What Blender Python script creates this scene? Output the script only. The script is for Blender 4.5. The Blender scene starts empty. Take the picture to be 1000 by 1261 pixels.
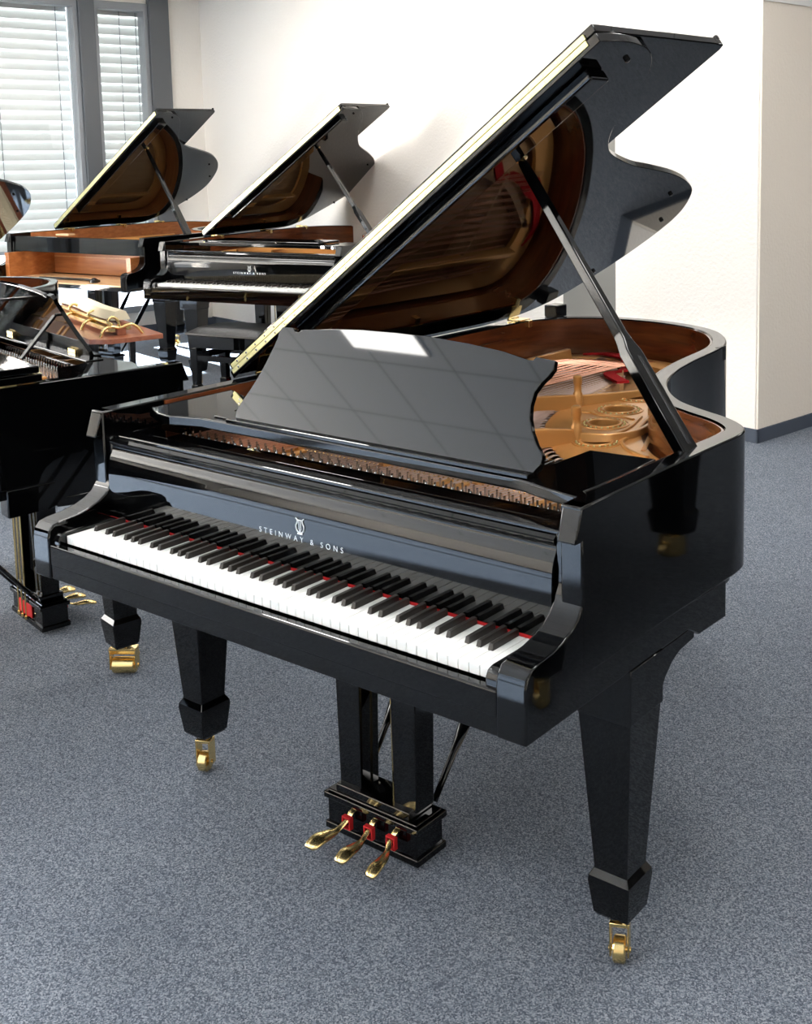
import bpy, math, random
from mathutils import Vector, Matrix, geometry
random.seed(7)
S = bpy.context.scene
COL = S.collection
PI = math.pi
R = math.radians

# ------------------------------------------------------------------ helpers
class M:
    def __init__(s): s.v = []; s.f = []
    def add(s, vs, fs):
        n = len(s.v); s.v += [tuple(p) for p in vs]; s.f += [tuple(i + n for i in f) for f in fs]; return s
    def box(s, x0, x1, y0, y1, z0, z1):
        return s.add([(x0,y0,z0),(x1,y0,z0),(x1,y1,z0),(x0,y1,z0),(x0,y0,z1),(x1,y0,z1),(x1,y1,z1),(x0,y1,z1)],
                     [(0,3,2,1),(4,5,6,7),(0,1,5,4),(1,2,6,5),(2,3,7,6),(3,0,4,7)])
    def obox(s, c, u, v, w, a, b, h):            # oriented box: centre, three unit axes, half sizes
        c, u, v, w = Vector(c), Vector(u).normalized(), Vector(v).normalized(), Vector(w).normalized()
        vs = [c + u*a*i + v*b*j + w*h*k for k in (-1,1) for i, j in ((-1,-1),(1,-1),(1,1),(-1,1))]
        return s.add(vs, [(0,3,2,1),(4,5,6,7),(0,1,5,4),(1,2,6,5),(2,3,7,6),(3,0,4,7)])
    def prism(s, pts, ax, a, b):                 # 2-D outline extruded along an axis
        n = len(pts)
        def P(p, t):
            return {'x': (t, p[0], p[1]), 'y': (p[0], t, p[1]), 'z': (p[0], p[1], t)}[ax]
        vs = [P(p, a) for p in pts] + [P(p, b) for p in pts]
        tri = geometry.tessellate_polygon([[Vector((p[0], p[1], 0)) for p in pts]])
        fs = [tuple(range(n))[::-1], tuple(range(n, 2*n))] if len(tri) == 0 else [t for t in tri] + [tuple(i + n for i in t[::-1]) for t in tri]
        fs = [tuple(f) for f in fs] + [(i, (i+1) % n, (i+1) % n + n, i + n) for i in range(n)]
        return s.add(vs, fs)
    def loft(s, rings, cap=True, close=True):
        n = len(rings[0]); vs = [p for r in rings for p in r]; fs = []
        for k in range(len(rings)-1):
            for i in range(n if close else n-1):
                j = (i+1) % n; fs.append((k*n+i, k*n+j, (k+1)*n+j, (k+1)*n+i))
        if cap: fs += [tuple(range(n))[::-1], tuple(range((len(rings)-1)*n, len(rings)*n))]
        return s.add(vs, fs)
    def tube(s, path, r, n=8, flat=1.0):
        rings = []; L = len(path); path = [Vector(p) for p in path]
        up = None
        for i, p in enumerate(path):
            t = (path[min(i+1, L-1)] - path[max(i-1, 0)]).normalized()
            if up is None:
                up = Vector((0,0,1)) if abs(t.z) < .9 else Vector((0,1,0))
            a = t.cross(up).normalized(); b = a.cross(t).normalized(); up = b
            rr = r[i] if isinstance(r, (list, tuple)) else r
            rings.append([p + a*rr*math.cos(2*PI*k/n) + b*rr*flat*math.sin(2*PI*k/n) for k in range(n)])
        return s.loft(rings)
    def lathe(s, prof, c=(0,0,0), n=24, ax='z'):
        rings = []
        for r, z in prof:
            ring = []
            for k in range(n):
                a = 2*PI*k/n; x, y = r*math.cos(a), r*math.sin(a)
                p = {'z': (x, y, z), 'x': (z, x, y), 'y': (y, z, x)}[ax]
                ring.append((p[0]+c[0], p[1]+c[1], p[2]+c[2]))
            rings.append(ring)
        return s.loft(rings)
    def taper(s, cx, cy, levels):                # square column, levels of (z, half width)
        return s.loft([[(cx-h, cy-h, z), (cx+h, cy-h, z), (cx+h, cy+h, z), (cx-h, cy+h, z)] for z, h in levels])
    def tube_ring(s, c, R0, r, n=20, m=6):
        rings = []
        vs = []; fs = []
        for i in range(n):
            a = 2*PI*i/n
            for k in range(m):
                b = 2*PI*k/m; q = R0 + r*math.cos(b)
                vs.append((c[0]+q*math.cos(a), c[1]+q*math.sin(a), c[2]+r*math.sin(b)))
        for i in range(n):
            for k in range(m):
                fs.append((i*m+k, ((i+1) % n)*m+k, ((i+1) % n)*m+(k+1) % m, i*m+(k+1) % m))
        return s.add(vs, fs)

def mk(name, m, mat, parent=None, bevel=0.0, smooth=None, label=None, seg=2, kind=None):
    me = bpy.data.meshes.new(name); me.from_pydata(m.v, [], m.f); me.validate()
    import bmesh
    b = bmesh.new(); b.from_mesh(me); bmesh.ops.recalc_face_normals(b, faces=b.faces); b.to_mesh(me); b.free()
    me.materials.append(mat)
    if smooth is not None:
        me.polygons.foreach_set('use_smooth', [True]*len(me.polygons)); me.set_sharp_from_angle(angle=R(smooth))
    o = bpy.data.objects.new(name, me); COL.objects.link(o)
    if parent is not None: o.parent = parent
    if bevel:
        md = o.modifiers.new('bevel', 'BEVEL'); md.width = bevel; md.segments = seg; md.limit_method = 'ANGLE'; md.angle_limit = R(35)
        md.harden_normals = False
    if label: o['label'] = label
    if kind: o['kind'] = kind
    return o

def inst(o, name, parent, loc=(0,0,0), rot=None):
    c = o.copy(); c.name = name; COL.objects.link(c); c.parent = parent; c.location = loc
    if rot is not None: c.rotation_euler = rot
    return c

def empty(name, loc, rz=0, scale=1, label=None, cat=None, group=None):
    o = bpy.data.objects.new(name, None); COL.objects.link(o); o.empty_display_size = .1
    o.location = loc; o.rotation_euler = (0,0,rz); o.scale = (scale,)*3
    if label: o['label'] = label
    if cat: o['category'] = cat
    if group: o['group'] = group
    return o

def catmull(P, n=6):
    out = []
    for i in range(len(P)-1):
        p0, p1, p2, p3 = P[max(i-1,0)], P[i], P[i+1], P[min(i+2, len(P)-1)]
        for k in range(n):
            t = k/n
            out.append(tuple(.5*((2*p1[j]) + (-p0[j]+p2[j])*t + (2*p0[j]-5*p1[j]+4*p2[j]-p3[j])*t*t + (-p0[j]+3*p1[j]-3*p2[j]+p3[j])*t**3) for j in range(len(p1))))
    out.append(tuple(P[-1])); return out

def offset(P, d):                                 # open path, shift to its left
    out = []
    for i in range(len(P)):
        a, b = P[max(i-1,0)], P[min(i+1, len(P)-1)]
        tx, ty = b[0]-a[0], b[1]-a[1]; l = math.hypot(tx, ty) or 1
        out.append((P[i][0] - ty/l*d, P[i][1] + tx/l*d))
    return out

# ------------------------------------------------------------------ materials
def newmat(name):
    m = bpy.data.materials.new(name); m.use_nodes = True
    return m, m.node_tree.nodes, m.node_tree.links, m.node_tree.nodes['Principled BSDF']

def simple(name, col, rough=.5, metal=0, ior=1.5, coat=0, bump=None):
    m, N, L, B = newmat(name)
    B.inputs['Base Color'].default_value = (*col, 1); B.inputs['Roughness'].default_value = rough
    B.inputs['Metallic'].default_value = metal; B.inputs['IOR'].default_value = ior
    B.inputs['Coat Weight'].default_value = coat; B.inputs['Coat Roughness'].default_value = .05
    if bump:
        tc = N.new('ShaderNodeTexCoord'); nz = N.new('ShaderNodeTexNoise'); nz.inputs['Scale'].default_value = bump[0]
        nz.inputs['Detail'].default_value = 4
        bp = N.new('ShaderNodeBump'); bp.inputs['Strength'].default_value = bump[1]; bp.inputs['Distance'].default_value = bump[2]
        L.new(tc.outputs['Object'], nz.inputs['Vector']); L.new(nz.outputs['Fac'], bp.inputs['Height']); L.new(bp.outputs['Normal'], B.inputs['Normal'])
    return m

def wood(name, c0, c1, scale=(1,1,1), rough=.3, coat=.6, sc=6):
    m, N, L, B = newmat(name)
    tc = N.new('ShaderNodeTexCoord'); mp = N.new('ShaderNodeMapping'); mp.inputs['Scale'].default_value = scale
    nz = N.new('ShaderNodeTexNoise'); nz.inputs['Scale'].default_value = sc; nz.inputs['Detail'].default_value = 6; nz.inputs['Distortion'].default_value = .6
    cr = N.new('ShaderNodeValToRGB'); cr.color_ramp.elements[0].position = .3; cr.color_ramp.elements[1].position = .75
    cr.color_ramp.elements[0].color = (*c0,1); cr.color_ramp.elements[1].color = (*c1,1)
    L.new(tc.outputs['Object'], mp.inputs['Vector']); L.new(mp.outputs['Vector'], nz.inputs['Vector']); L.new(nz.outputs['Fac'], cr.inputs['Fac'])
    L.new(cr.outputs['Color'], B.inputs['Base Color'])
    B.inputs['Roughness'].default_value = rough; B.inputs['Coat Weight'].default_value = coat; B.inputs['Coat Roughness'].default_value = .05
    return m

LAC = simple('black_lacquer', (.0010,.0011,.0013), .03, 0, 1.47)
LAC2 = simple('black_satin', (.006,.006,.007), .22, 0, 1.5)
LACS = simple('black_semi_gloss', (.0012,.0013,.0015), .06, 0, 1.45)
EBONY = simple('ebony_key', (.016,.013,.011), .38, 0, 1.5)
IVORY = simple('white_key_resin', (.88,.88,.85), .12, 0, 1.5)
BRASS = simple('polished_brass', (.90,.68,.30), .24, 1)
HINGE = simple('pale_brass', (.70,.64,.33), .40, 1)
BRONZE = simple('bronzed_iron', (.74,.37,.115), .36, .45, 1.5, .3)
STEEL = simple('nickel_steel', (.75,.74,.72), .2, 1)
COPPER = simple('copper_wire', (.72,.36,.24), .3, 1)
WIRE = simple('string_wire', (.55,.40,.34), .35, 1)
FELT = simple('red_felt', (.42,.012,.014), .9, 0, 1.3)
LEATHER = simple('black_leather', (.012,.011,.010), .42, 0, 1.5, 0, (60,.25,.01))
MAHOG = wood('mahogany_veneer', (.085,.020,.006), (.20,.052,.014), (2,2,14), .25, .7, 3)
MAHOG2 = wood('orange_wood', (.32,.10,.025), (.50,.19,.06), (1,6,14), .35, .4, 3)
PALEW = wood('pale_maple', (.52,.30,.14), (.68,.44,.24), (1,8,8), .45, .2, 3)
SPRUCE = wood('spruce_board', (.50,.27,.11), (.64,.38,.18), (12,1,1), .35, .5, 4)
REDW = wood('red_plank', (.26,.07,.03), (.42,.15,.08), (2,8,8), .4, .4, 3)
CREAM = simple('cream_felt', (.80,.70,.50), .85)
SILVER = simple('silver_inlay', (.80,.82,.84), .35, .3)
GREY = simple('grey_metal_frame', (.105,.112,.12), .4, .1)
GREYL = simple('light_grey_frame', (.26,.27,.285), .4, .1)
PAPER = simple('paper', (.8,.76,.7), .8)
WHITEP = simple('white_paint', (.8,.8,.78), .6)

def wallmat(name, col):
    return simple(name, col, .85, 0, 1.4, 0, (55, .35, .012))
WALL = wallmat('wall_paint', (.87,.825,.765))
WALLB = wallmat('wall_paint_beige', (.88,.80,.70))
WALLD = wallmat('wall_reflection_dark', (.045,.045,.05))  # unseen far wall made dark to keep reflections in the lacquer dark
CARPET, N, L, B = newmat('carpet')
tc = N.new('ShaderNodeTexCoord')
n1 = N.new('ShaderNodeTexNoise'); n1.inputs['Scale'].default_value = 190; n1.inputs['Detail'].default_value = 5; n1.inputs['Roughness'].default_value = .9
n2 = N.new('ShaderNodeTexNoise'); n2.inputs['Scale'].default_value = 5; n2.inputs['Detail'].default_value = 4
cr = N.new('ShaderNodeValToRGB'); e = cr.color_ramp.elements
e[0].position = .30; e[0].color = (.062,.076,.100,1); e[1].position = .72; e[1].color = (.31,.335,.375,1)
q = cr.color_ramp.elements.new(.5); q.color = (.140,.163,.200,1)
mx = N.new('ShaderNodeMix'); mx.data_type = 'RGBA'; mx.blend_type = 'MULTIPLY'; mx.inputs['Factor'].default_value = 1
cr2 = N.new('ShaderNodeValToRGB'); cr2.color_ramp.elements[0].color = (.86,.87,.9,1); cr2.color_ramp.elements[1].color = (1.1,1.09,1.06,1)
L.new(tc.outputs['Object'], n1.inputs['Vector']); L.new(tc.outputs['Object'], n2.inputs['Vector'])
vo = N.new('ShaderNodeTexVoronoi'); vo.inputs['Scale'].default_value = 340; L.new(tc.outputs['Object'], vo.inputs['Vector'])
sx_ = N.new('ShaderNodeSeparateColor'); L.new(vo.outputs['Color'], sx_.inputs[0])
ad = N.new('ShaderNodeMix'); ad.inputs[0].default_value = .42; L.new(n1.outputs['Fac'], ad.inputs[2]); L.new(sx_.outputs[0], ad.inputs[3])
L.new(ad.outputs[0], cr.inputs['Fac']); L.new(n2.outputs['Fac'], cr2.inputs['Fac'])
L.new(cr.outputs['Color'], mx.inputs[6]); L.new(cr2.outputs['Color'], mx.inputs[7]); L.new(mx.outputs[2], B.inputs['Base Color'])
B.inputs['Roughness'].default_value = .95; B.inputs['Specular IOR Level'].default_value = .1
bp = N.new('ShaderNodeBump'); bp.inputs['Strength'].default_value = .08; bp.inputs['Distance'].default_value = .0015
L.new(n1.outputs['Fac'], bp.inputs['Height']); L.new(bp.outputs['Normal'], B.inputs['Normal'])
SKIRT = simple('carpet_skirting', (.075,.090,.118), .95, 0, 1.3, 0, (180,.5,.003))
# ceiling: mineral tiles with a joint grid
CEIL, N, L, B = newmat('ceiling_tiles')
tc = N.new('ShaderNodeTexCoord'); br = N.new('ShaderNodeTexBrick'); br.offset = 0; br.squash = 1
br.inputs['Scale'].default_value = 1; br.inputs['Brick Width'].default_value = .625; br.inputs['Row Height'].default_value = .625
br.inputs['Mortar Size'].default_value = .006; br.inputs['Color1'].default_value = (.82,.82,.80,1); br.inputs['Color2'].default_value = (.80,.80,.78,1); br.inputs['Mortar'].default_value = (.35,.35,.34,1)
L.new(tc.outputs['Object'], br.inputs['Vector']); L.new(br.outputs['Color'], B.inputs['Base Color']); B.inputs['Roughness'].default_value = .9
# slats: thin painted aluminium letting a little light round the edges
SLAT, N, L, B = newmat('blind_slat')
B.inputs['Base Color'].default_value = (.47,.47,.445,1); B.inputs['Roughness'].default_value = .45
GLASS, N, L, B = newmat('window_glass')
B.inputs['Base Color'].default_value = (1,1,1,1); B.inputs['Roughness'].default_value = 0
out = N['Material Output']; tr = N.new('ShaderNodeBsdfTransparent'); gl = N.new('ShaderNodeBsdfGlossy'); gl.inputs['Roughness'].default_value = .0
fr = N.new('ShaderNodeFresnel'); fr.inputs['IOR'].default_value = 1.45; ms = N.new('ShaderNodeMixShader')
ms.inputs[0].default_value = .045; L.new(tr.outputs[0], ms.inputs[1]); L.new(gl.outputs[0], ms.inputs[2]); L.new(ms.outputs[0], out.inputs['Surface'])
LAMP, N, L, B = newmat('lamp_diffuser')
em = N.new('ShaderNodeEmission'); em.inputs['Color'].default_value = (1,.98,.95,1); em.inputs['Strength'].default_value = 16
L.new(em.outputs[0], N['Material Output'].inputs['Surface'])

# ------------------------------------------------------------------ grand piano
W = .705
ZT = .994
RIM0 = [(.705,.17),(.705,.45),(.707,.60),(.709,.70),(.710,.775),(.700,.83),(.665,.878),(.610,.920),(.535,.958),(.445,1.015),(.358,1.115),(.296,1.225),(.255,1.35),(.229,1.48),(.213,1.60),(.203,1.69),(.186,1.78),(.155,1.865),(.100,1.96),(.03,2.045),(-.08,2.117),(-.25,2.165),(-.42,2.16),(-.55,2.115),(-.645,2.03),(-.695,1.91),(-.705,1.72),(-.705,1.4),(-.705,.9),(-.705,.5),(-.705,.17)]
LID0 = [(1.432,.617),(1.440,.69),(1.438,.76),(1.424,.83),(1.390,.893),(1.334,.950),(1.262,.990),(1.186,1.031),(1.119,1.078),(1.063,1.141),(1.019,1.225),(.969,1.398),(.945,1.544),(.907,1.741),(.854,1.915),(.791,2.032),(.675,2.135),(.548,2.170),(.36,2.150),(.20,2.09),(.09,2.02),(.02,1.90),(-.012,1.72),(-.012,1.2),(-.012,.617)]
def fy(P, L):
    D_ = 2.17-L
    return [(x, y if y <= .9 else (.9 + (y-.9)*(.85-D_)/.85 if y < 1.75 else y-D_)) for x, y in P]

def lyre_emblem():
    m = M()
    for sgn in (-1, 1):
        path = [(sgn*.003,-.015),(sgn*.010,-.010),(sgn*.012,-.001),(sgn*.008,.006),(sgn*.0075,.012),(sgn*.012,.016)]
        m.tube([(p[0],0,p[1]) for p in catmull(path,4)], .0014, 6)
    for x in (-.0035, 0, .0035): m.tube([(x,0,-.008),(x,0,.012)], .0007, 5)
    m.tube([(-.009,0,.012),(.009,0,.012)], .001, 5)
    m.tube([(-.007,0,-.017),(.007,0,-.017)], .0018, 6); m.tube([(0,0,-.017),(0,0,-.008)], .002, 6)
    return m

SHARED = {}
def grand(name, loc, rz, scale, L, angle, label, group=None, action=True, desk='up', strings=False, keys=True, double_caster=False, lidbar=True, lid_pts=None):
    root = empty(name, loc, rz, scale, label, 'grand piano', group)
    rim = catmull(fy(RIM0, L), 5)
    inn = offset(rim, .045)
    # rim
    m = M(); rings = []
    for (a, b) in zip(rim, inn):
        rings.append([(a[0],a[1],.69),(a[0],a[1],ZT),(b[0],b[1],ZT),(b[0],b[1],.69)])
    m.loft(rings)
    for sx in (-1, 1):                           # overhanging square rim ends above the arms
        m.prism([(.150,.932),(.172,ZT),(.2,ZT),(.2,.932)], 'x', sx*.664, sx*.705)
    mk('rim', m, LAC, root, .0035, 40)
    ven0, ven1 = offset(rim, .0455), offset(rim, .051)
    k0 = next(i for i, p in enumerate(rim) if p[1] > .30); k1 = len(rim)-1 - next(i for i, p in enumerate(rim[::-1]) if p[1] > .30)
    m = M(); m.loft([[(a[0],a[1],.72),(a[0],a[1],ZT-.004),(b[0],b[1],ZT-.004),(b[0],b[1],.72)] for a, b in zip(ven0[k0:k1+1], ven1[k0:k1+1])])
    mk('inner_rim', m, MAHOG if action else MAHOG2, root, 0, 40, 'brown wood lining inside the rim')
    # lower case edge and its blocks
    lo = offset(rim, .030); lo2 = offset(rim, .075)
    m = M(); m.loft([[(a[0],a[1],.655),(a[0],a[1],.6905),(b[0],b[1],.6905),(b[0],b[1],.655)] for a, b in zip(lo, lo2)])
    m.box(-.70,.70,.45,.60,.615,.66)
    mk('lower_rim', m, LAC, root, .002, 40)
    # cheeks with the curved arms
    prof = [(0,.636),(0,.728),(.004,.748),(.016,.760),(.035,.7645),(.075,.768),(.108,.775),(.135,.785),(.156,.799),(.170,.818),(.178,.843),(.180,.875),(.180,.934),(.60,.934),(.60,.690),(.735,.690),(.735,.607),(.605,.611),(.56,.636)]
    for sx in (-1, 1):
        m = M(); m.prism(prof, 'x', sx*.643, sx*.7046); mk('cheek', m, LAC, root, .004, 30, seg=3)
    # keybed and cross beams
    m = M()
    if action: m.box(-.644,.644,.004,.62,.636,.700)
    else: m.box(-.644,.644,.02,.62,.636,.668)
    mk('keybed', m, LAC, root, .002)
    m = M()
    for x0 in (-.35, .0, .30): m.box(x0-.04,x0+.04,.60,L-.12 if x0 < .1 else 1.0,.60,.66)
    m.box(-.6,.3,1.05,1.13,.605,.655)
    mk('brace_beam', m, LAC2, root, .003)
    if action:
        m = M(); m.box(-.6425,.6425,.002,.022,.668,.7165); mk('key_slip', m, LAC, root, .004, seg=3)
        for sx in (-1, 1):
            m = M(); m.prism([(.010,.70),(.010,.730),(.016,.742),(.03,.746),(.15,.746),(.163,.742),(.163,.70)], 'x', sx*.614, sx*.6425)
            mk('key_block', m, LAC, root, .003, 30)
        # fallboard
        fp = [(.166,.742),(.166,.80),(.1663,.842),(.1685,.868),(.1745,.888),(.182,.902),(.1825,.911),(.176,.918),(.174,.925),(.182,.930),(.215,.930),(.215,.742)]
        m = M(); m.prism(catmull(fp[:9],3)+fp[9:], 'x', -.6425, .6425); fb = mk('fallboard', m, LAC, root, .0, 28)
        if keys:
            if 'txt' not in SHARED:
                cu = bpy.data.curves.new('lettering', 'FONT'); cu.body = 'STEINWAY & SONS'; cu.size = .0170; cu.space_character = 1.86
                cu.extrude = .0004; cu.align_x = 'CENTER'; cu.materials.append(SILVER); cu.offset = -.0002
                to = bpy.data.objects.new('t', cu); COL.objects.link(to); bpy.context.view_layer.update()
                SHARED['txt'] = bpy.data.meshes.new_from_object(to.evaluated_get(bpy.context.evaluated_depsgraph_get())); bpy.data.objects.remove(to)
                em = mk('emblem', lyre_emblem(), SILVER, None); SHARED['emb'] = em.data; bpy.data.objects.remove(em)
            t = bpy.data.objects.new('lettering', SHARED['txt']); COL.objects.link(t); t.parent = fb
            t.location = (.012,.1657,.802); t.rotation_euler = (R(90),0,0); t['label'] = 'silver inlaid lettering'
            eo = bpy.data.objects.new('emblem', SHARED['emb']); COL.objects.link(eo); eo.parent = fb; eo.location = (.014,.1650,.837); eo['label'] = 'silver lyre emblem'
        m = M(); m.box(-.6425,.6425,.1635,.1672,.728,.7415); mk('felt_strip', m, FELT, root, 0, label='red felt strip behind the keys')
        # name board rails
        m = M(); m.box(-.655,.655,.186,.232,.9295,.938); m.box(-.66,.66,.206,.256,.88,.9295)
        mk('name_board_rail', m, LAC, root, .0025)
        m = M(); m.box(-.655,.655,.246,.300,.84,.931); mk('front_rail', m, LAC, root, .002)
        if keys:
            if 'wk' not in SHARED:
                m = M(); m.box(-.0112,.0112,0,.135,-.019,0); o = mk('white_key', m, IVORY, None, .0012); SHARED['wk'] = o
                m = M(); m.loft([[(-.0058,y0,-.003),(.0058,y0,-.003),(.0047,y1,z),(-.0047,y1,z)] for y0, y1, z in ((0,.004,.0095),(.08,.08,.0125))])
                m = M(); m.loft([[(-.0060,0,-.004),(.0060,0,-.004),(.0060,.080,-.004),(-.0060,.080,-.004)],[(-.0047,.0045,.0108),(.0047,.0045,.0108),(.0047,.080,.0118),(-.0047,.080,.0118)]])
                o = mk('black_key', m, EBONY, None, .0012); SHARED['bk'] = o
                COL.objects.unlink(SHARED['wk']); COL.objects.unlink(SHARED['bk'])
            pitch = 1.225/52
            for k in range(52): inst(SHARED['wk'], 'white_key', root, (-.6125+pitch*(k+.5),.028,.737))
            # notes: first white key is A0
            for k in range(51):
                n = (k+5) % 7                     # 0=C 1=D ... 5=A 6=B
                if n in (0,1,3,4,5):
                    off = {0:-.0018,1:.0018,3:-.0026,4:0,5:.0026}[n]
                    inst(SHARED['bk'], 'black_key', root, (-.6125+pitch*(k+1)+off,.0835,.7375))
    else:
        m = M(); m.box(-.640,.640,.010,.45,.6681,.678); mk('key_bed_board', m, PALEW, root, .001, label='bare pale wood key bed')
        for a_ in (-.6425,.60): m = M(); m.box(a_,a_+.0425,.10,.5,.678,.86); mk('cavity_side', m, MAHOG2, root, .001, label='orange wood side of the empty action space')
        m = M(); m.box(-.6425,.6425,.50,.515,.678,.86); mk('cavity_back', m, MAHOG2, root, .001)
        m = M(); m.box(-.662,.662,.19,.24,.865,.975); mk('front_rail', m, LAC, root, .003)
        m = M(); m.tube([(-.28,.10,.69),(.1,.13,.69),(.33,.10,.69)], .009, 8); m.lathe([(.001,.678),(.03,.679),(.03,.70),(.012,.712),(.001,.713)], (.30,.08,0), 14); mk('loose_lever', m, LAC2, root, 0, 40)
    # soundboard and iron plate
    inn2 = offset(rim, .066)
    k0 = next(i for i, p in enumerate(inn2) if p[1] > .47); k1 = len(inn2)-1 - next(i for i, p in enumerate(inn2[::-1]) if p[1] > .47)
    loop = inn2[k0:k1+1]
    m = M(); m.prism(loop, 'z', .80, .808); mk('soundboard', m, SPRUCE, root, 0, label='tan spruce soundboard')
    pin = offset(rim, .068)[k0:k1+1]
    def wdt(p):
        x, y = p
        if y > .9 + (1.75-.9)*(L-.9)/1.27: return .10
        if x > .0: return .30 if y < .9+.62*(L-.9)/1.27 and y > .9 else .14
        return .06
    wd = [wdt(p) for p in pin]
    for _ in range(6): wd = [wd[0]] + [(wd[i-1]+wd[i]*2+wd[i+1])/4 for i in range(1, len(wd)-1)] + [wd[-1]]
    pin_in = []
    for i, p in enumerate(pin):
        q = offset(pin, wd[i])[i]; pin_in.append((max(min(q[0], .62), -.60), max(q[1], .44)))
    m = M()
    rings = [[(a[0],a[1],.846),(a[0],a[1],.862),(b[0],b[1],.862),(b[0],b[1],.846)] for a, b in zip(pin, pin_in)]
    m.loft(rings)
    pl = mk('iron_plate', m, BRONZE, root, .003, 40, 'bronze coloured cast iron plate')
    # real holes through the treble flange
    holes = [(.071,1.344,.042),(.125,1.179,.040),(.213,.999,.036),(.036,1.514,.040)] if L > 2 else []
    for x, y, r in holes:
        c = M(); c.lathe([(r,.80),(r,.90)], (x,y,0), 24); co = mk('cut', c, BRONZE, None)
        md = pl.modifiers.new('hole', 'BOOLEAN'); md.object = co; md.operation = 'DIFFERENCE'; md.solver = 'EXACT'
        SHARED.setdefault('cut', []).append(co)
    if holes:
        mv = pl.modifiers
        bpy.context.view_layer.update(); dg = bpy.context.evaluated_depsgraph_get()
        me = bpy.data.meshes.new_from_object(pl.evaluated_get(dg)); pl.modifiers.clear(); pl.data = me
        for co in SHARED.pop('cut'): bpy.data.objects.remove(co)
        for x, y, r in holes:
            c = M(); c.tube_ring((x,y,.863), r+.006, .005, 28, 8); c.tube_ring((x,y,.862), r+.026, .0028, 28, 6); mk('hole_rim', c, BRONZE, pl, 0, 60)
            c = M()
            for k in range(22):
                a = 2*PI*k/22; c.lathe([(.0001,.861),(.0032,.863),(.0028,.866),(.0001,.868)], (x+(r+.016)*math.cos(a), y+(r+.016)*math.sin(a), 0), 6)
            mk('beading', c, HINGE, pl, 0, 60)
    m = M()
    m.box(-.62,.62,.301,.50,.866,.880); m.box(-.62,.62,.301,.312,.880,.892)
    for x_ in (-.30,-.255,.195,.24,.455,.49): m.prism([(x_-.018,.31),(x_+.018,.31),(x_+.008,.44),(x_-.008,.44)], 'z', .880, .900)
    mk('plate_web', m, BRONZE, pl, .004)
    k_ = (L-.9)/1.27
    struts = [((-.52,.45),(-.50,L-.22),.905,.90),((-.30,.45),(-.06,.9+.43*k_),.935,.895),((-.02,.45),(.155,.9+.085*k_),.930,.892),((.25,.45),(.33,.80),.90,.88),((.48,.45),(.50,.72),.90,.88)]
    for a, b, h0_, h1_ in struts:
        a, b = Vector((*a,.0)), Vector((*b,.0)); d = (b-a); l = d.length; u = d.normalized(); v = Vector((-u.y,u.x,0))
        m = M(); n = 12; rings = []
        for i in range(n+1):
            t = i/n; c = a + d*t; h = h0_ + (h1_-h0_)*t**3; ww = .009
            rings.append([tuple(c - v*(ww+.006) + Vector((0,0,.858))), tuple(c + v*(ww+.006) + Vector((0,0,.858))), tuple(c + v*ww + Vector((0,0,h))), tuple(c - v*ww + Vector((0,0,h)))])
        m.loft(rings); mk('strut', m, BRONZE, pl, .003, 30)
    if L > 2:
        for x, y in ((-.056,1.325),(.16,.987)):
            m = M(); m.lathe([(.016,.858),(.014,.90),(.011,.905),(.011,.925),(.013,.928),(.013,.950),(.009,.953)], (x,y,0), 12); mk('screw_post', m, BRONZE, pl, 0, 50)
        m = M()                                   # raised ribs on the flange
        for P_, za, zb_ in (([(-.06,1.325),(-.01,1.45),(.045,1.61),(.07,1.74)], .895, .868),([(.16,.985),(.235,1.03),(.262,1.12),(.235,1.26),(.19,1.40)], .886, .869)):
            P_ = catmull(P_, 6); R_ = []
            for i_, p in enumerate(P_):
                q0, q1 = P_[max(i_-1,0)], P_[min(i_+1,len(P_)-1)]; tx, ty = q1[0]-q0[0], q1[1]-q0[1]; l_ = math.hypot(tx,ty); nx, ny = -ty/l_, tx/l_; z_ = za + (zb_-za)*i_/(len(P_)-1)
                R_.append([(p[0]-nx*.012,p[1]-ny*.012,.860),(p[0]+nx*.012,p[1]+ny*.012,.860),(p[0]+nx*.006,p[1]+ny*.006,z_),(p[0]-nx*.006,p[1]-ny*.006,z_)])
            m.loft(R_)
        m_ribs = m; mk('raised_rib', m_ribs, BRONZE, pl, .003, 40); m = M()
        m.tube([(p[0],p[1],.863) for p in catmull([(.40,.93),(.33,.965),(.27,1.03),(.255,1.10),(.20,1.28),(.15,1.45)],6)], .006, 8)
        m.tube([(p[0],p[1],.863) for p in catmull([(.10,.97),(.16,1.03),(.21,1.10),(.205,1.18),(.17,1.30)],6)], .005, 8)
        m.tube([(p[0],p[1],.863) for p in catmull([(-.02,1.25),(.02,1.27),(.06,1.255),(.12,1.27),(.17,1.26)],6)], .004, 8)
        mk('plate_rib', m, BRONZE, pl, 0, 60)
        m = M()
        for t in range(26):                       # raised foundry lettering ring reads only as a knurled band
            a = t/26; x = .355 - .11*a; y = .99 + .13*a*2.0
            m.obox((x-.0,y,.8635),(1,.4,0),(-.4,1,0),(0,0,1),.006,.0022,.0012)
        mk('cast_relief', m, BRONZE, pl)
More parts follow.
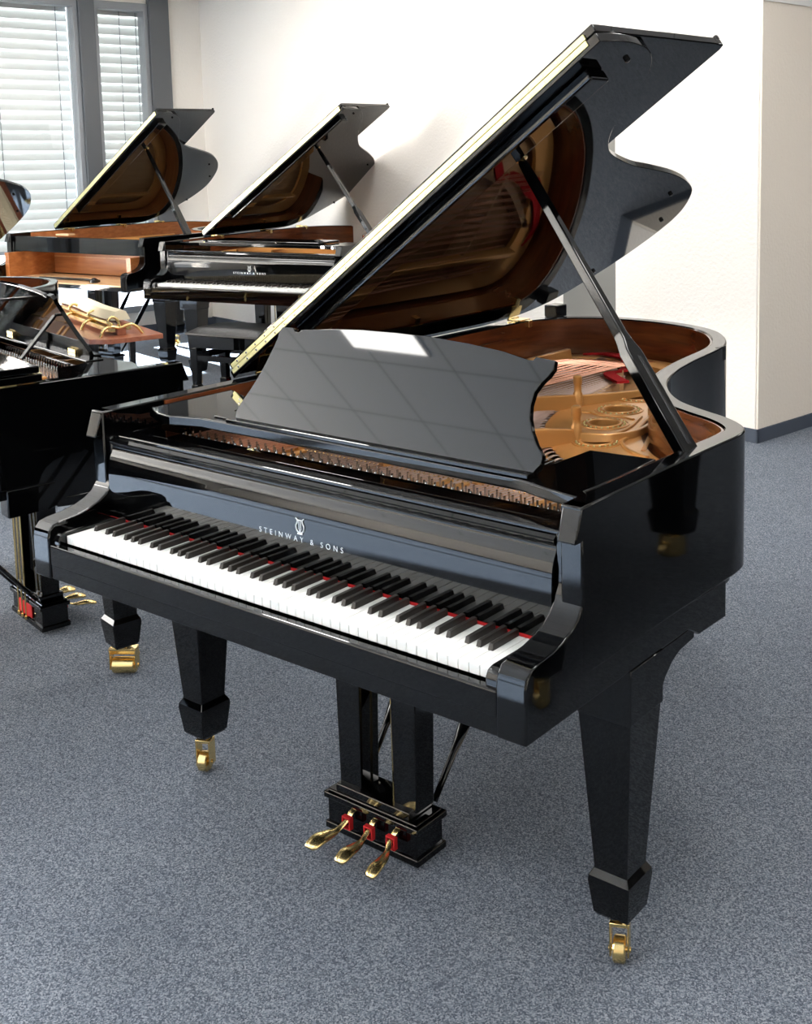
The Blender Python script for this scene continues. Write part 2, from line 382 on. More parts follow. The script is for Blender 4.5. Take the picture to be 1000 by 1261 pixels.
    if strings:
        BR = catmull([(.60,.50),(.48,.60),(.34,.72),(.16,.86),(.02,1.02),(-.06,1.18),(-.10,1.35),(-.125,1.53),(-.165,1.69),(-.265,1.87),(-.41,2.02)], 8)
        m = M(); m.loft([[(p[0]-.012,p[1]-.012,.808),(p[0]+.012,p[1]+.012,.808),(p[0]+.010,p[1]+.010,.862),(p[0]-.010,p[1]-.010,.862)] for p in BR]); mk('bridge', m, PALEW, root, .001, 40, 'pale maple bridge')
        BB = catmull([(-.56,1.62),(-.40,1.72),(-.20,1.80)], 8)
        m = M(); m.loft([[(p[0]-.01,p[1]-.012,.808),(p[0]+.01,p[1]+.012,.808),(p[0]+.01,p[1]+.010,.876),(p[0]-.01,p[1]-.010,.876)] for p in BB]); mk('bass_bridge', m, PALEW, root, .001, 40)
        for i in range(88):
            m = M()
            if i < 20:
                x0 = -.60 + .016*i; t = i/19; e = BB[int(t*(len(BB)-1))]; z1 = .884; n = 2; r = .0024 - .0008*t; mt = COPPER
                # overspun bass strings cross above the tenor section
                for k in range(1 if i < 9 else 2):
                    m.tube([(x0+.006*k,.335,.902),(x0+.006*k,.452,.900),(e[0]+.006*k,e[1],z1+.006),(e[0]+.008*k,min(e[1]+.22, L-.14),.872)], r, 5)
            else:
                t = (i-20)/67; x0 = -.275 + .875*t; j = (1-t)**1.25*(len(BR)-1); a = BR[int(j)]; b = BR[min(int(j)+1, len(BR)-1)]; fq = j-int(j)
                e = (a[0]*(1-fq)+b[0]*fq, a[1]*(1-fq)+b[1]*fq)
                mt = WIRE
                for k in (-1,0,1): m.tube([(x0+.0035*k,.335,.900),(x0+.0035*k,.452,.893),(e[0]+.0035*k,e[1],.8645),(e[0]+.0035*k+.006,e[1]+.035+.03*(1-t),.856)], .0008, 4)
            mk('string', m, mt, root)
        # agraffe bar and tuning pins
        m = M(); m.box(-.60,.60,.452,.458,.880,.886)
        for i in range(88): m.box(-.593+1.188*i/87,-.590+1.188*i/87,.452,.457,.886,.895)
        mk('agraffe_bar', m, BRASS, root, .001)
        pinm = M(); pinm.lathe([(.0032,0),(.0032,.020),(.0026,.024),(.0026,.036),(.0015,.037)], (0,0,0), 8)
        po = mk('tuning_pin', pinm, STEEL, root, 0, 50); po.location = (-.59,.325,.880)
        rest = M(); cnt = 1
        for i in range(100):
            if i == 0: continue
            x = -.59 + 1.18*i/99; po2 = inst(po, 'tuning_pin', root, (x, .322 + .014*(i % 2), .882))
            po2.rotation_euler = (-.12, 0, 0)
        for i in range(118):
            x = -.585 + 1.17*i/117
            rest.lathe([(.0032,.882),(.0032,.902),(.0026,.906),(.0026,.918)], (x, .350+.014*(i % 3), 0), 6)
        mk('rear_tuning_pins', rest, STEEL, root, 0, 50, kind='stuff')
        for a_, b_ in ((.10,.175),(.262,.43),(.51,.60)):
            m = M(); m.box(a_,b_,.318,.385,.8805,.889); mk('string_cloth', m, FELT, root)
        # dampers
        dm = M(); dm.box(-.005,.005,0,.06,0,.022); dm.box(-.0045,.0045,.004,.071,-.007,0)
        d0 = mk('damper', dm, LAC2, root, .0015); d0.location = (-.58,.53,.905)
        for i in range(1, 66):
            x0 = -.58 + 1.02*i/65; inst(d0, 'damper', root, (x0, .53 + .02*(i/65), .903))
        # red listing felt woven through the hitch area
        m = M(); pth = [(-.47,2.03),(-.41,2.065),(-.30,2.02),(-.27,1.96),(-.225,1.90),(-.20,1.82),(-.215,1.76),(-.16,1.70),(-.10,1.655)]
        m.loft([[(p[0]-.012,p[1]-.016,.868),(p[0]+.014,p[1]+.014,.868),(p[0]+.014,p[1]+.014,.876),(p[0]-.012,p[1]-.016,.876)] for p in catmull(pth,4)])
        m.loft([[(p[0]-.008,p[1]-.008,.869),(p[0]+.008,p[1]+.008,.869),(p[0]+.008,p[1]+.008,.877),(p[0]-.008,p[1]-.008,.877)] for p in [(-.40,2.06),(-.28,2.045),(-.22,1.99)]])
        mk('listing_felt', m, FELT, root, 0, label='red felt ribbon woven between the string ends')
    # music desk shelf (frame) and desk
    if action:
        zt, zb = .985, .962
        tray = [(-.437,.281),(.470,.281),(.510,.274),(.55,.262),(.66,.240),(.672,.262),(.640,.28),(.644,.40),(.640,.545),(.49,.532),(.485,.40),(.47,.365),(-.42,.365),(-.44,.40),(-.445,.47),(-.640,.545),(-.644,.40),(-.642,.29),(-.58,.265),(-.52,.256)]
        m = M(); m.prism(tray, 'z', zb, zt); mk('desk_shelf', m, LAC, root, .003, 20)
        til = R(24)
        def D(u, v, w): return (u, .305 + v*math.sin(til) - w*math.cos(til), zt + .006 + v*math.cos(til) + w*math.sin(til))
        right = [(.506,0),(.520,.020),(.519,.038),(.500,.056),(.484,.078),(.471,.105),(.466,.130),(.468,.155),(.479,.175),(.492,.190),(.500,.205),(.498,.223),(.452,.2255),(.447,.2185),(.434,.2185)]
        top = [(.37,.230),(.28,.238),(.17,.2435),(.08,.2445),(-.02,.2425),(-.12,.236),(-.205,.2275)]
        left = [(-.215,.2205),(-.228,.2205),(-.235,.229),(-.272,.2285),(-.279,.215),(-.277,.20),(-.283,.175),(-.293,.14),(-.305,.105),(-.320,.072),(-.336,.042),(-.346,.018),(-.342,0)]
        out2 = right + top + left
        if desk == 'up':
            m = M(); n = len(out2); tri = geometry.tessellate_polygon([[Vector((p[0],p[1],0)) for p in out2]])
            vs = [D(p[0],p[1],0) for p in out2] + [D(p[0],p[1],-.014) for p in out2]
            m.add(vs, [tuple(t) for t in tri] + [tuple(i+n for i in t[::-1]) for t in tri] + [(i,(i+1)%n,(i+1)%n+n,i+n) for i in range(n)])
            mk('music_desk', m, LAC, root, .002, 20)
            m = M(); m.box(-.35,.51,.283,.306,zt,zt+.009); m.box(-.42,.49,.306,.365,zt,zt+.004); mk('desk_ledge', m, LAC, root, .002)
            for x in (-.22, .36):
                m = M(); a = Vector(D(x,.15,-.016)); m.obox((a+Vector((x,.50,.988)))/2, (Vector((x,.50,.988))-a), (1,0,0), (Vector((x,.50,.988))-a).cross(Vector((1,0,0))), (Vector((x,.50,.988))-a).length/2, .011, .004)
                mk('desk_prop', m, LAC2, root, .001)
                m = M(); m.box(x-.03,x+.03,.318,.332,zt+.004,zt+.016); mk('desk_hinge', m, BRASS, root, .001)
        else:
            m = M(); m.box(-.42,.45,.30,.53,zt,zt+.014); mk('music_desk', m, LAC, root, .003, label='music desk folded flat')
    # lid
    lf = bpy.data.objects.new('lid', None)
    lido = lid_pts or fy(LID0, L)
    lo_ = catmull(lido[:-2], 4) + [lido[-1]]
    m = M(); m.prism(lo_, 'z', 0, .022)
    lid = mk('lid', m, LAC, root, .003, 25, 'open main lid' if angle > 0 else None)
    lid.location = (-W,0,ZT+.006); lid.rotation_euler = (0,-R(angle),0)
    m = M(); fl = [(-.012,.624),(1.432,.624),(1.436,.70),(1.448,1.15),(1.447,1.192),(1.43,1.200),(-.012,1.200)]
    m.prism(fl, 'z', .026, .047); m.box(-.012,1.446,1.186,1.199,.047,.060)
    mk('front_flap', m, LAC, lid, .003, 30, label='front flap folded back over the lid')
    m = M(); m.box(.0,1.405,.6135,.6175,.0100,.0222); m.box(.0,1.405,.6190,.6245,.0268,.0390); m.box(.0,1.405,.6160,.6240,.0222,.0226)
    mk('piano_hinge', m, HINGE, lid, .0008, 40, 'long gold piano hinge')
    m = M()
    for k in range(30):
        for z, yy in ((.0160,.6130),(.0330,.6185)): m.obox((.03+k*.046,yy,z),(1,0,0),(0,1,0),(0,0,1),.0030,.0006,.0030)
    mk('hinge_screws', m, STEEL, lid, .0006, 40, kind='stuff')
    if lidbar:
        m = M(); m.box(.24,1.350,.662,.738,-.030,0); mk('lid_bar', m, LAC, lid, .006, label='black stiffening bar under the lid', seg=3)
    for (s_, y_) in ((1.39,.78),(.80,.9+.97*(L-.9)/1.27),(.63,.9+1.16*(L-.9)/1.27),(.30,.9+1.15*(L-.9)/1.27)):
        m = M(); m.lathe([(.007,0),(.007,-.006),(.004,-.008)], (s_,y_,0), 12); mk('rubber_buffer', m, LAC2, lid, 0, 50)
    for y_ in (.72, .9+.45*(L-.9)/1.27, .9+1.0*(L-.9)/1.27):
        m = M(); m.box(-W-.004,-W+.05,y_-.03,y_+.03,ZT,ZT+.006); m.tube([(-W-.004,y_-.03,ZT+.005),(-W-.004,y_+.03,ZT+.005)], .006, 10); m.box(-W+.05,-W+.075,y_-.012,y_+.012,ZT-.02,ZT+.004)
        mk('lid_hinge', m, BRASS, root, .001, 40)
    # prop
    if angle > 0:
        a = Vector((.688,.615,ZT-.03)); c, si = math.cos(R(angle)), math.sin(R(angle))
        b = Vector((-W+1.02*c+.0*si, .80, ZT+.006+1.02*si-.004))
        d = b-a; l = d.length; u = d.normalized(); v = Vector((0,1,0)); v = (v-u*v.dot(u)).normalized(); w = u.cross(v)
        m = M(); rings = []
        for t, hw, ht in ((0,.024,.012),(.02,.028,.013),(.33,.026,.013),(.365,.015,.013),(.39,.0125,.012),(.93,.010,.011),(.985,.009,.009),(1.0,.006,.006)):
            cc = a+d*t; rings.append([tuple(cc-v*hw-w*ht), tuple(cc+v*hw-w*ht), tuple(cc+v*hw+w*ht), tuple(cc-v*hw+w*ht)])
        m.loft(rings); pr = mk('lid_prop', m, LACS, root, .003, 30, 'black lid prop stick')
        m = M(); cc = a+d*.18; m.obox(cc+w*.0125+v*.004, u, v, w, l*.13, .0045, .0012); m.obox(cc-w*.0125+v*.004, u, v, w, l*.13, .0045, .0012); mk('half_prop', m, LAC2, pr, .0008, label='short inner prop stick lying in its slot')
        m = M(); m.box(.672,.705,.585,.645,ZT-.06,ZT-.012); mk('prop_socket', m, LAC2, root, .002)
        m = M(); m.lathe([(.016,0),(.016,-.006),(.010,-.008)], (1.02,.80,0), 16); mk('prop_cup', m, BRASS, lid, 0, 50)
    if strings and angle > 0:
        m = M(); m.box(-.655,-.600,2.02,2.09,ZT,ZT+.045); mk('rear_lid_stop', m, LAC2, root, .004)
        m = M(); m.box(.176,.190,1.74,1.79,.950,ZT+.001); mk('lid_latch', m, LAC2, root, .002)
    # legs
    swivel = 45 if double_caster else 25
    def leg(cx, cy, bracket=0):
        m = M(); m.taper(cx, cy, [(.637,.062),(.53,.0615),(.529,.0585),(.205,.0375),(.200,.038),(.186,.046),(.175,.047),(.108,.039),(.100,.034)])
        lg = mk('leg', m, LAC, root, .002, 20)
        if bracket:
            x0, x1 = (cx-.06, .7035) if bracket > 0 else (-.7035, cx+.06)
            m = M(); m.prism([(cy-.06,.637),(cy-.06,.525),(cy+.055,.525),(cy+.063,.55),(cy+.080,.575),(cy+.105,.594),(cy+.14,.606),(cy+.20,.611),(cy+.20,.637)], 'x', x0, x1)
            mk('leg_bracket', m, LAC, lg, .003, 30)
        ca = M(); wd_ = .036 if double_caster else .0125; wr_ = .026
        ca.lathe([(.012,.10),(.012,.086)], (0,0,0), 14)
        for sx in (-1,1): ca.box(sx*(wd_+.0055)-.002,sx*(wd_+.0055)+.002,-.024,.010,.016,.086)
        ca.box(-wd_-.0075,wd_+.0075,-.024,.010,.080,.088)
        if double_caster: ca.box(-wd_-.0075,wd_+.0075,-.030,-.026,.052,.064)
        sw = R(swivel); rot = lambda m_: [(cx+p[0]*math.cos(sw)-p[1]*math.sin(sw), cy+p[0]*math.sin(sw)+p[1]*math.cos(sw), p[2]) for p in m_.v]
        ca.v = rot(ca); co = mk('caster', ca, BRASS, lg, .0015, 40, 'polished brass caster')
        m = M(); m.lathe([(.008,-wd_),(wr_-.003,-wd_),(wr_,-wd_+.003),(wr_,wd_-.003),(wr_-.003,wd_),(.008,wd_)], (0,-.010,wr_), 32, 'x')
        m.lathe([(.005,-wd_-.010),(.005,wd_+.010)], (0,-.010,wr_), 10, 'x')
        m.v = rot(m); wh = mk('leg_wheel', m, BRASS, lg, 0, 40, 'polished brass caster wheel')
        return lg
    leg(.645,.392,1); leg(-.618 if not double_caster else -.640,.392,-1); leg(-.24,L-.50)
    # lyre
    m = M(); m.box(-.150,.128,.372,.462,.026,.088); m.box(-.158,.136,.366,.470,.086,.102); m.box(-.150,.128,.372,.462,.102,.108); m.box(-.125,.105,.375,.455,.108,.128); m.box(-.156,.134,.367,.468,.010,.028)
    ly = mk('pedal_lyre', m, LAC, root, .0035)
    for x0 in (-.085, .085):
        m = M(); m.loft([[(x0-h,y0,z),(x0+h,y0,z),(x0+h,y1,z),(x0-h,y1,z)] for z,h,y0,y1 in ((.126,.034,.385,.445),(.62,.040,.380,.452))]); mk('lyre_post', m, LAC, ly, .003)
    m = M(); m.box(-.15,.15,.36,.47,.605,.637); mk('lyre_head', m, LAC, ly, .003)
    for x, xt in ((-.066,-.088),(.003,.004),(.071,.096)):
        path = [(x,.376,.078),(x,.366,.079),(x-.001,.350,.066),(x+(xt-x)*.35,.325,.052),(x+(xt-x)*.65,.300,.050),(x+(xt-x)*.85,.278,.050),(xt,.258,.044),(xt,.250,.040)]
        m = M(); pp = catmull(path, 5); n_ = len(pp)
        rr = [.0075 + .0125*max(0, math.sin(PI*min(1, max(0, (i_/(n_-1)-.42)/.62))))**.8 for i_ in range(n_)]
        m.tube(pp, rr, 16, .42); mk('pedal', m, BRASS, ly, 0, 70, 'polished brass pedal')
        g = x+.001; m = M()
        m.box(g-.013,g+.013,.344,.356,.046,.050); m.box(g-.013,g-.0095,.344,.356,.050,.072); m.box(g+.0095,g+.013,.344,.356,.050,.072); m.box(g-.013,g+.013,.344,.356,.072,.076)
        mk('pedal_guard', m, FELT, ly, .001, label='red felt pedal guard')
        m = M(); m.tube([(x*.5,.475,.035),(x*.5,.475,.62)], .0032, 8); m.tube([(x*.5,.475,.028),(x*.5,.475,.040)], .007, 10); mk('pedal_rod', m, BRASS, ly, 0, 40, 'thin brass pedal rod')
    m = M(); m.box(-.06,.06,.4625,.4655,.035,.082); mk('lyre_felt', m, FELT, ly, 0, label='red felt on the back of the pedal box')
    for sx in (-1,1):
        m = M(); a = Vector((sx*.105,.462,.115)); b = Vector((sx*.12,.84,.605)); d = b-a; rings = []
        u = d.normalized(); v = Vector((1,0,0)); w = u.cross(v)
        for t, h in ((0,.008),(.18,.010),(.36,.023),(.66,.023),(.84,.010),(1,.010)):
            c = a+d*t; rings.append([tuple(c+v*h*math.cos(k*PI/4)+w*.007*math.sin(k*PI/4)) for k in range(8)])
        m.loft(rings); mk('lyre_brace', m, LAC, ly, 0, 40)
    return root
# ------------------------------------------------------------------ the pianos
grand('grand_piano', (0,0,0), 0, 1, 2.17, 35, 'large black grand piano in the foreground with open lid, music desk up and full keyboard', strings=True)
grand('grand_piano', (-4.056,3.413,0), .199, 1.035, 1.95, 35.5, 'black grand piano by the back wall, its keyboard showing above the leather bench', desk='flat',
      lid_pts=[(1.432,.617),(1.440,.72),(1.425,.82),(1.385,.90),(1.31,.985),(1.20,1.08),(1.11,1.186),(1.04,1.29),(.993,1.40),(.93,1.57),(.86,1.72),(.77,1.83),(.643,1.915),(.492,1.95),(.344,1.89),(.199,1.79),(.08,1.70),(.01,1.58),(-.012,1.42),(-.012,1.1),(-.012,.617)])
grand('grand_piano', (-5.89,3.33,0), .127, 1.035, 1.86, 36.5, 'black grand piano by the window with its keyboard taken out and orange wood showing', action=False,
      lid_pts=[(1.432,.617),(1.44,.70),(1.42,.79),(1.369,.87),(1.29,.935),(1.2,.99),(1.13,1.045),(1.078,1.114),(1.02,1.25),(.986,1.373),(.93,1.55),(.871,1.657),(.79,1.745),(.68,1.81),(.509,1.847),(.36,1.81),(.232,1.735),(.10,1.64),(.01,1.52),(-.012,1.40),(-.012,1.1),(-.012,.617)])
grand('grand_piano', (-1.82,1.10,0), 2.95, .97, 2.17, 0, 'black grand piano at the left turned the other way, on a wide brass double caster', double_caster=True, strings=True)
grand('grand_piano', (-3.55,.535,0), .374, .92, 2.17, 41, 'black grand piano at the left edge showing only its rounded tail and lid tip', desk='flat')

grand('grand_piano', (2.12,.80,0), .04, 1.0, 2.17, 0, 'black grand piano with closed lid to the right of the foreground one', desk='flat')

# ------------------------------------------------------------------ bench in front of the second piano
bn = empty('piano_bench', (-4.0,3.44,0), .2, 1, 'low black leather piano bench pushed under the keyboard of the back-wall piano', 'bench')
def cushion(w, d, z0, h):
    m = M(); n = 14; k = 10; vs = []; fs = []
    for i in range(n+1):
        for j in range(k+1):
            u, v = i/n*2-1, j/k*2-1; z = z0 + h*(1-abs(u)**6)**.5*(1-abs(v)**6)**.5*(1+.25*(1-u*u)*(1-v*v))
            vs.append((u*w,v*d,z))
    for i in range(n):
        for j in range(k): a = i*(k+1)+j; fs.append((a,a+k+1,a+k+2,a+1))
    m.add(vs, fs); m.box(-w,w,-d,d,z0-.012,z0+.001); return m
mk('seat', cushion(.31,.18,.480,.035), LEATHER, bn, 0, 50, 'black leather cushion')
m = M(); m.box(-.30,.30,-.17,.17,.385,.467); mk('seat_frame', m, LAC, bn, .004)
m = M(); m.box(-.29,.29,-.165,-.14,.30,.34); m.box(-.29,.29,.14,.165,.30,.34); m.box(-.29,-.265,-.165,.165,.30,.34); m.box(.265,.29,-.165,.165,.30,.34); mk('apron', m, LAC, bn, .003)
for sx in (-1,1):
    for sy in (-1,1):
        m = M(); m.taper(sx*.265, sy*.14, [(.376,.028),(.30,.028),(.14,.020),(.135,.026),(.10,.026),(.09,.018),(0,.016)]); mk('leg', m, LAC, bn, .002)
m = M(); m.tube([(.30,0,.40),(.33,0,.40)], .008, 10); m.lathe([(.001,.33),(.022,.332),(.022,.350),(.001,.352)], (0,0,.40), 16, 'x'); mk('height_knob', m, LAC2, bn, 0, 50)

# ------------------------------------------------------------------ removed action on its table
ta = empty('work_table', (-4.52,2.72,0), -.31, 1, 'low dark table carrying the removed piano action near the window', 'table')
m = M(); m.box(-.60,.50,-.16,.17,.53,.55); mk('table_top', m, LAC2, ta, .003)
for sx in (-1,1):
    for sy in (-1,1):
        m = M(); m.taper(-.05+sx*.38, sy*.12, [(.53,.018),(0,.014)]); mk('leg', m, LAC2, ta, .002)
ac = empty('piano_action', (-4.52,2.72,.5505), -.31, 1, 'removed piano action with cream hammers and brass brackets lying on the low table', 'piano action')
m = M(); m.prism([(-.62,-.20),(.60,-.20),(.68,-.10),(.66,.20),(-.62,.20)], 'z', 0, .028); mk('key_frame', m, REDW, ac, .002, label='reddish wooden key frame')
m = M(); m.box(-.60,.56,-.08,-.04,.05,.075); m.box(-.60,.56,.02,.05,.055,.085); m.tube([(-.6,-.06,.095),(.56,-.06,.095)], .010, 10); mk('action_rail', m, BRASS, ac, .002, 40, 'brass action rail')
m = M(); m.box(-.60,.56,-.03,.02,.03,.10); mk('shank_rail', m, REDW, ac, .002)
hm = M(); hm.loft([[(-.0052,y,z) for y, z in ((-.055,.115),(-.03,.165),(0,.178),(.03,.165),(.055,.115))],[(.0052,y,z) for y, z in ((-.055,.115),(-.03,.165),(0,.178),(.03,.165),(.055,.115))]])
h0 = mk('hammer', hm, CREAM, ac, .0015, label='cream felt hammer'); h0.location = (-.585,0,0)
for k in range(1,88): inst(h0, 'hammer', ac, (-.585+k*.0130,.012*math.sin(k*.07),0))
for x in (-.60,-.2,.2,.575):
    m = M()
    m.tube([(x,p[0],p[1]) for p in catmull([(-.13,.03),(-.11,.07),(-.07,.085),(-.02,.075),(.04,.09),(.08,.07),(.11,.03)],4)], .009, 8)
    m.tube([(x,p[0],p[1]) for p in catmull([(-.07,.085),(-.085,.12),(-.06,.14),(-.03,.12),(-.02,.08)],4)], .008, 8)
    mk('bracket', m, BRASS, ac, 0, 50, 'curved brass action bracket')

# papers and a wedge on the rim of the window piano
m = M(); m.obox((-6.02,3.52,1.0325),(1,.1,0),(-.1,1,0),(0,0,1),.07,.03,.006)
w_ = mk('wood_wedge', m, PALEW, None, .001); 
w_['label'] = 'pale wood wedge lying on the left front corner of the window piano'; w_['category'] = 'wedge'

# ------------------------------------------------------------------ the room
ang = R(10); d = Vector((math.sin(ang), math.cos(ang), 0)); e_ = Vector((math.cos(ang), -math.sin(ang), 0))   # d runs along the window wall, e_ along the back wall
Pw = Vector((-7.14,5.10,0)); H = 3.1
def wbox(m, P, u, t0, t1, n, n0, n1, z0, z1):      # box along direction u from point P; n = outward direction
    P, u, n = Vector(P), Vector(u), Vector(n)
    c = P + u*(t0+t1)/2 + n*(n0+n1)/2; c.z = (z0+z1)/2
    return m.obox(c, u, n, (0,0,1), (t1-t0)/2, (n1-n0)/2, (z1-z0)/2)
def struct(name, m, mat, bevel=0, parent=None):
    o = mk(name, m, mat, parent, bevel)
    if parent is None: o['kind'] = 'structure'
    return o
m = M(); m.box(-11,6,-8.2,9,-.10,0); struct('floor', m, CARPET)
m = M(); m.prism([tuple((Pw+d*-14-e_*.1)[:2]), (6,-8.5), (6,9), tuple((Pw+d*4-e_*.1)[:2])], 'z', H, H+.15); struct('ceiling', m, CEIL)
# window wall: floor-to-ceiling glazing in bays. t along d from Pw
ni = e_                                            # into the room
TC = .58                                           # corner with the back wall
m = M(); wbox(m, Pw, d, .25, TC+.35, -ni, 0, .25, 0, H)
wbox(m, Pw, d, -14.0, .25, -ni, 0, .25, 0, .20)
wbox(m, Pw, d, -14.0, .25, -ni, 0, .25, 2.95, H)
wbox(m, Pw, d, -14.0, -10.15, -ni, 0, .25, 0, H)
struct('wall_left', m, WALL)
def blinds(P, t0, t1, z0, z1, label):
    r = empty('window_blind', tuple(P + d*t0 - ni*.20), 0, 1, label, 'blind', 'slatted blinds outside the windows'); r.rotation_euler = (0,0,math.atan2(d.y,d.x))
    m = M(); w = t1-t0; z = z0
    while z < z1:
        rings = []
        for x in (0.02, w-.02):
            ring = []
            for k in range(7):
                a = -1+2*k/6; yy = .009*a; zz = .0475*a; bow = .008*(1-a*a)
                ring.append((x, yy+bow, z+zz))
            for k in range(6,-1,-1):
                a = -1+2*k/6; yy = .009*a; zz = .0475*a; bow = .008*(1-a*a)
                ring.append((x, yy+bow+.0012, z+zz))
            rings.append(ring)
        m.loft(rings); z += .0850
    mk('slats', m, SLAT, r, 0, 60)
    m = M()
    for x in (.10*w+.05, w*.55, w-.12): m.tube([(x,-.018,z0-.05),(x,-.018,z1)], .0035, 6)
    mk('ladder_cord', m, GREY, r)
    m = M(); m.box(.01,w-.01,-.03,.03,z0-.075,z0-.045); mk('bottom_rail', m, GREYL, r, .003)
    for x in (-.03, w+.0): m = M(); m.box(x,x+.035,-.04,.05,z0-.1,z1); mk('guide_rail', m, GREY, r, .002)
    return r
bays = [(-.42,.04),(-1.95,-.60),(-3.50,-2.13),(-5.05,-3.68),(-6.60,-5.23),(-8.42,-6.78),(-10.1,-8.60)]
for i, (t0, t1) in enumerate(bays):
    fr_ = M()
    wbox(fr_, Pw, d, t0-.02, t0+.02, -ni, -.02, .10, .20, 2.95); wbox(fr_, Pw, d, t1-.02, t1+.02, -ni, -.02, .10, .20, 2.95)
    wbox(fr_, Pw, d, t0, t1, -ni, -.02, .10, .20, .26); wbox(fr_, Pw, d, t0, t1, -ni, -.02, .10, 2.88, 2.95)
    fo = struct('window_%d' % (i+1), fr_, GREYL, .004)
    g = M(); wbox(g, Pw, d, t0+.02, t1-.02, -ni, .03, .036, .26, 2.88); struct('window_pane', g, GLASS, 0, fo)
    nxt = .25 if i == 0 else bays[i-1][0]
    p_ = M(); wbox(p_, Pw, d, t1+.02, nxt-.02 if i else .25, -ni, -.05, .14, 0, H); struct('trim_%d' % (i+1), p_, GREY, .004)
blinds(Pw, -.45, .16, .86, 2.95, 'slatted light blind outside the narrow window next to the corner')
blinds(Pw, -1.98, -.565, .86, 2.95, 'slatted light blind outside the wide window at the left edge')
blinds(Pw, -5.13, -3.625, .38, 2.95, 'slatted light blind added outside the fourth window along the left wall to block sun')  # unseen blind added to keep the sun patch off the visible floor
blinds(Pw, -3.545, -2.05, .38, 2.95, 'slatted light blind outside the next wide window beyond the left edge')
# back wall (recessed part) and the pillar in front
Pc = Pw + d*TC
A = Vector((-.845,4.308,0)); PT1 = .687; PT2 = 1.19
m = M(); wbox(m, Pc, e_, -.30, (A-Pc).dot(e_)-.05, d, 0, .2, 0, H); struct('wall_back', m, WALL)
depth = (Pc-A).dot(d)
m = M(); wbox(m, A, e_, -PT1, 0, d, 0, depth+.01, 0, H); struct('wall_pillar', m, WALL, .006)
m = M(); wbox(m, A, e_, -PT2, -PT1, d, .20, depth+.01, 0, H); struct('wall_pillar_side', m, WALL, .006)
m = M(); wbox(m, A, e_, -.15, .012, d, .006, 4, .0, 2.37); struct('wall_right_return', m, WALLB)
m = M(); wbox(m, A, e_, -.15, .018, d, 0.006, 4, 2.37, H); struct('trim_10', m, WHITEP)
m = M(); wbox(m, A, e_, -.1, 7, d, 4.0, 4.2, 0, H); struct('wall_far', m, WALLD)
m = M(); wbox(m, A, e_, -1.66, -1.20, d, depth-.05, depth+.01, 0, 1.95); struct('grey_panel_1', m, simple('grey_panel_paint', (.20,.195,.18), .7), .004)  # flat grey panel added to darken this stretch of the recess wall
# skirting
m = M(); wbox(m, Pc, e_, .0, 5.6, -d, 0, .012, 0, .08); struct('baseboard_back', m, SKIRT)
m = M(); wbox(m, A, e_, -PT1, .024, -d, 0, .012, 0, .075); wbox(m, A, e_, .012, .024, d, -.012, 4, 0, .075); struct('baseboard_right', m, SKIRT)
m = M(); wbox(m, Pw, d, -9, TC, ni, .05, .062, 0, .08); struct('baseboard_left', m, SKIRT)
# walls behind the camera
m = M(); m.box(-10.2,6,-8.2,-8.0,0,H); struct('wall_front', m, WALL)
m = M(); m.box(5.8,6.0,-8.2,8.8,0,H); struct('wall_right', m, WALL)

# ceiling lights: luminous panels in the grid
def clight(x, y, lab):
    r = empty('ceiling_light', (x,y,H), 0, 1, lab, 'ceiling light', 'square ceiling lights')
    m = M()
    for a in (-.31,.30): m.box(a,a+.01,-.31,.31,-.012,.0); m.box(-.31,.31,a,a+.01,-.012,.0)
    mk('frame', m, WHITEP, r)
    m = M(); m.box(-.30,.30,-.30,.30,-.008,-.001); mk('diffuser', m, LAMP, r)
    return r
pos = [(-2.92,-2.06),(0.2,-2.06),(-5.4,-2.06),(-5.4,1.0),(-2.3,1.0),(.8,1.0),(-3.2,3.7),(-.6,3.2),(-5.9,3.7),(3.9,-2.06),(3.9,1.0),(3.3,4.4),(1.2,6.0)]  # last panels, on the right, are added unseen to light the return wall
where = ['reflected in the music desk, left of the camera','straight above the floor before the foreground piano','near the bare windows','beside the left edge pianos','between the foreground and window pianos','above the right half of the foreground piano','above the bench','beside the pillar','above the window piano','added in the right corner behind the camera','added above the closed piano','added near the far right wall','added in the bay behind the pillar']
for p_, w__ in zip(pos, where): clight(*p_, 'square luminous ceiling panel ' + w__)

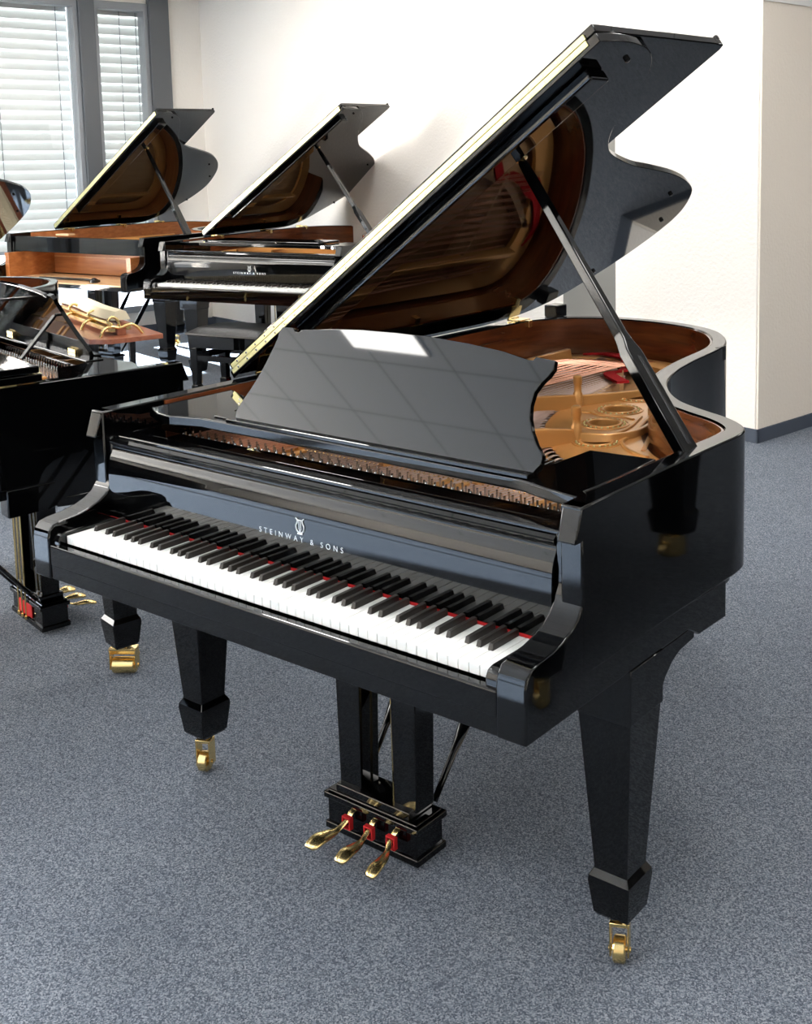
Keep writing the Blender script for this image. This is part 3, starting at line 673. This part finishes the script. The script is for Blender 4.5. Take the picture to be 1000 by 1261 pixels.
# daylight
Wd = bpy.data.worlds.new('daylight'); S.world = Wd; Wd.use_nodes = True
bg = Wd.node_tree.nodes['Background']; bg.inputs[0].default_value = (.93,.97,1,1); bg.inputs[1].default_value = 3.0
sun = bpy.data.lights.new('sun', 'SUN'); sun.energy = 100; sun.angle = R(1.0); sun.color = (.78,.90,1)
so = bpy.data.objects.new('sun', sun); COL.objects.link(so); so.rotation_euler = Vector((.92,-.20,-.31)).to_track_quat('-Z','Y').to_euler()
for (t0, t1) in bays[4:]:                          # big bare windows beside the camera: daylight comes in here
    al = bpy.data.lights.new('window_daylight', 'AREA'); al.shape = 'RECTANGLE'; al.size = t1-t0-.12; al.size_y = 2.55; al.energy = 50; al.color = (1,.95,.88)
    ao = bpy.data.objects.new('window_daylight', al); COL.objects.link(ao)
    c = Pw + d*(t0+t1)/2 - ni*.15; c.z = 1.57; ao.location = c; ao.rotation_euler = Vector((ni.x,ni.y,.12)).to_track_quat('-Z','Z').to_euler()
    gl_ = bpy.data.lights.new('ceiling_fill', 'AREA'); gl_.shape = 'RECTANGLE'; gl_.size = t1-t0; gl_.size_y = 1.2; gl_.energy = 900; gl_.color = (1,.92,.82)
    go = bpy.data.objects.new('ceiling_fill', gl_); COL.objects.link(go)          # added fill lamp outside the windows, aimed up to brighten the ceiling
    c = Pw + d*(t0+t1)/2 - ni*.75; c.z = .25; go.location = c; go.rotation_euler = Vector((ni.x,ni.y,1.0)).to_track_quat('-Z','Z').to_euler()

# ------------------------------------------------------------------ camera
rt = Vector((0.81267955, 0.58257006, -0.01280938)); up = Vector((-0.06129375, 0.10732332, 0.992333)); fw = Vector((-0.57947824, 0.8056636, -0.12292737))
cd = bpy.data.cameras.new('camera'); cam = bpy.data.objects.new('camera', cd); COL.objects.link(cam)
mat = Matrix((rt, up, -fw)).transposed().to_4x4(); mat.translation = Vector((1.74305326, -1.42983523, 1.59803629)); cam.matrix_world = mat
cd.sensor_fit = 'HORIZONTAL'; cd.sensor_width = 36; cd.lens = 1418.67/1000*36
cd.shift_x = -.147236; cd.shift_y = -.267670; cd.clip_start = .05
S.camera = cam
S.view_settings.view_transform = 'Standard'; S.view_settings.look = 'None'; S.view_settings.gamma = 1; S.view_settings.use_curve_mapping = False
S.view_settings.exposure = 0.72
S.cycles.max_bounces = 8; S.cycles.glossy_bounces = 5; S.cycles.diffuse_bounces = 4; S.cycles.transparent_max_bounces = 8
S.cycles.use_denoising = True; S.cycles.sample_clamp_indirect = 6; S.cycles.caustics_reflective = False; S.cycles.caustics_refractive = False
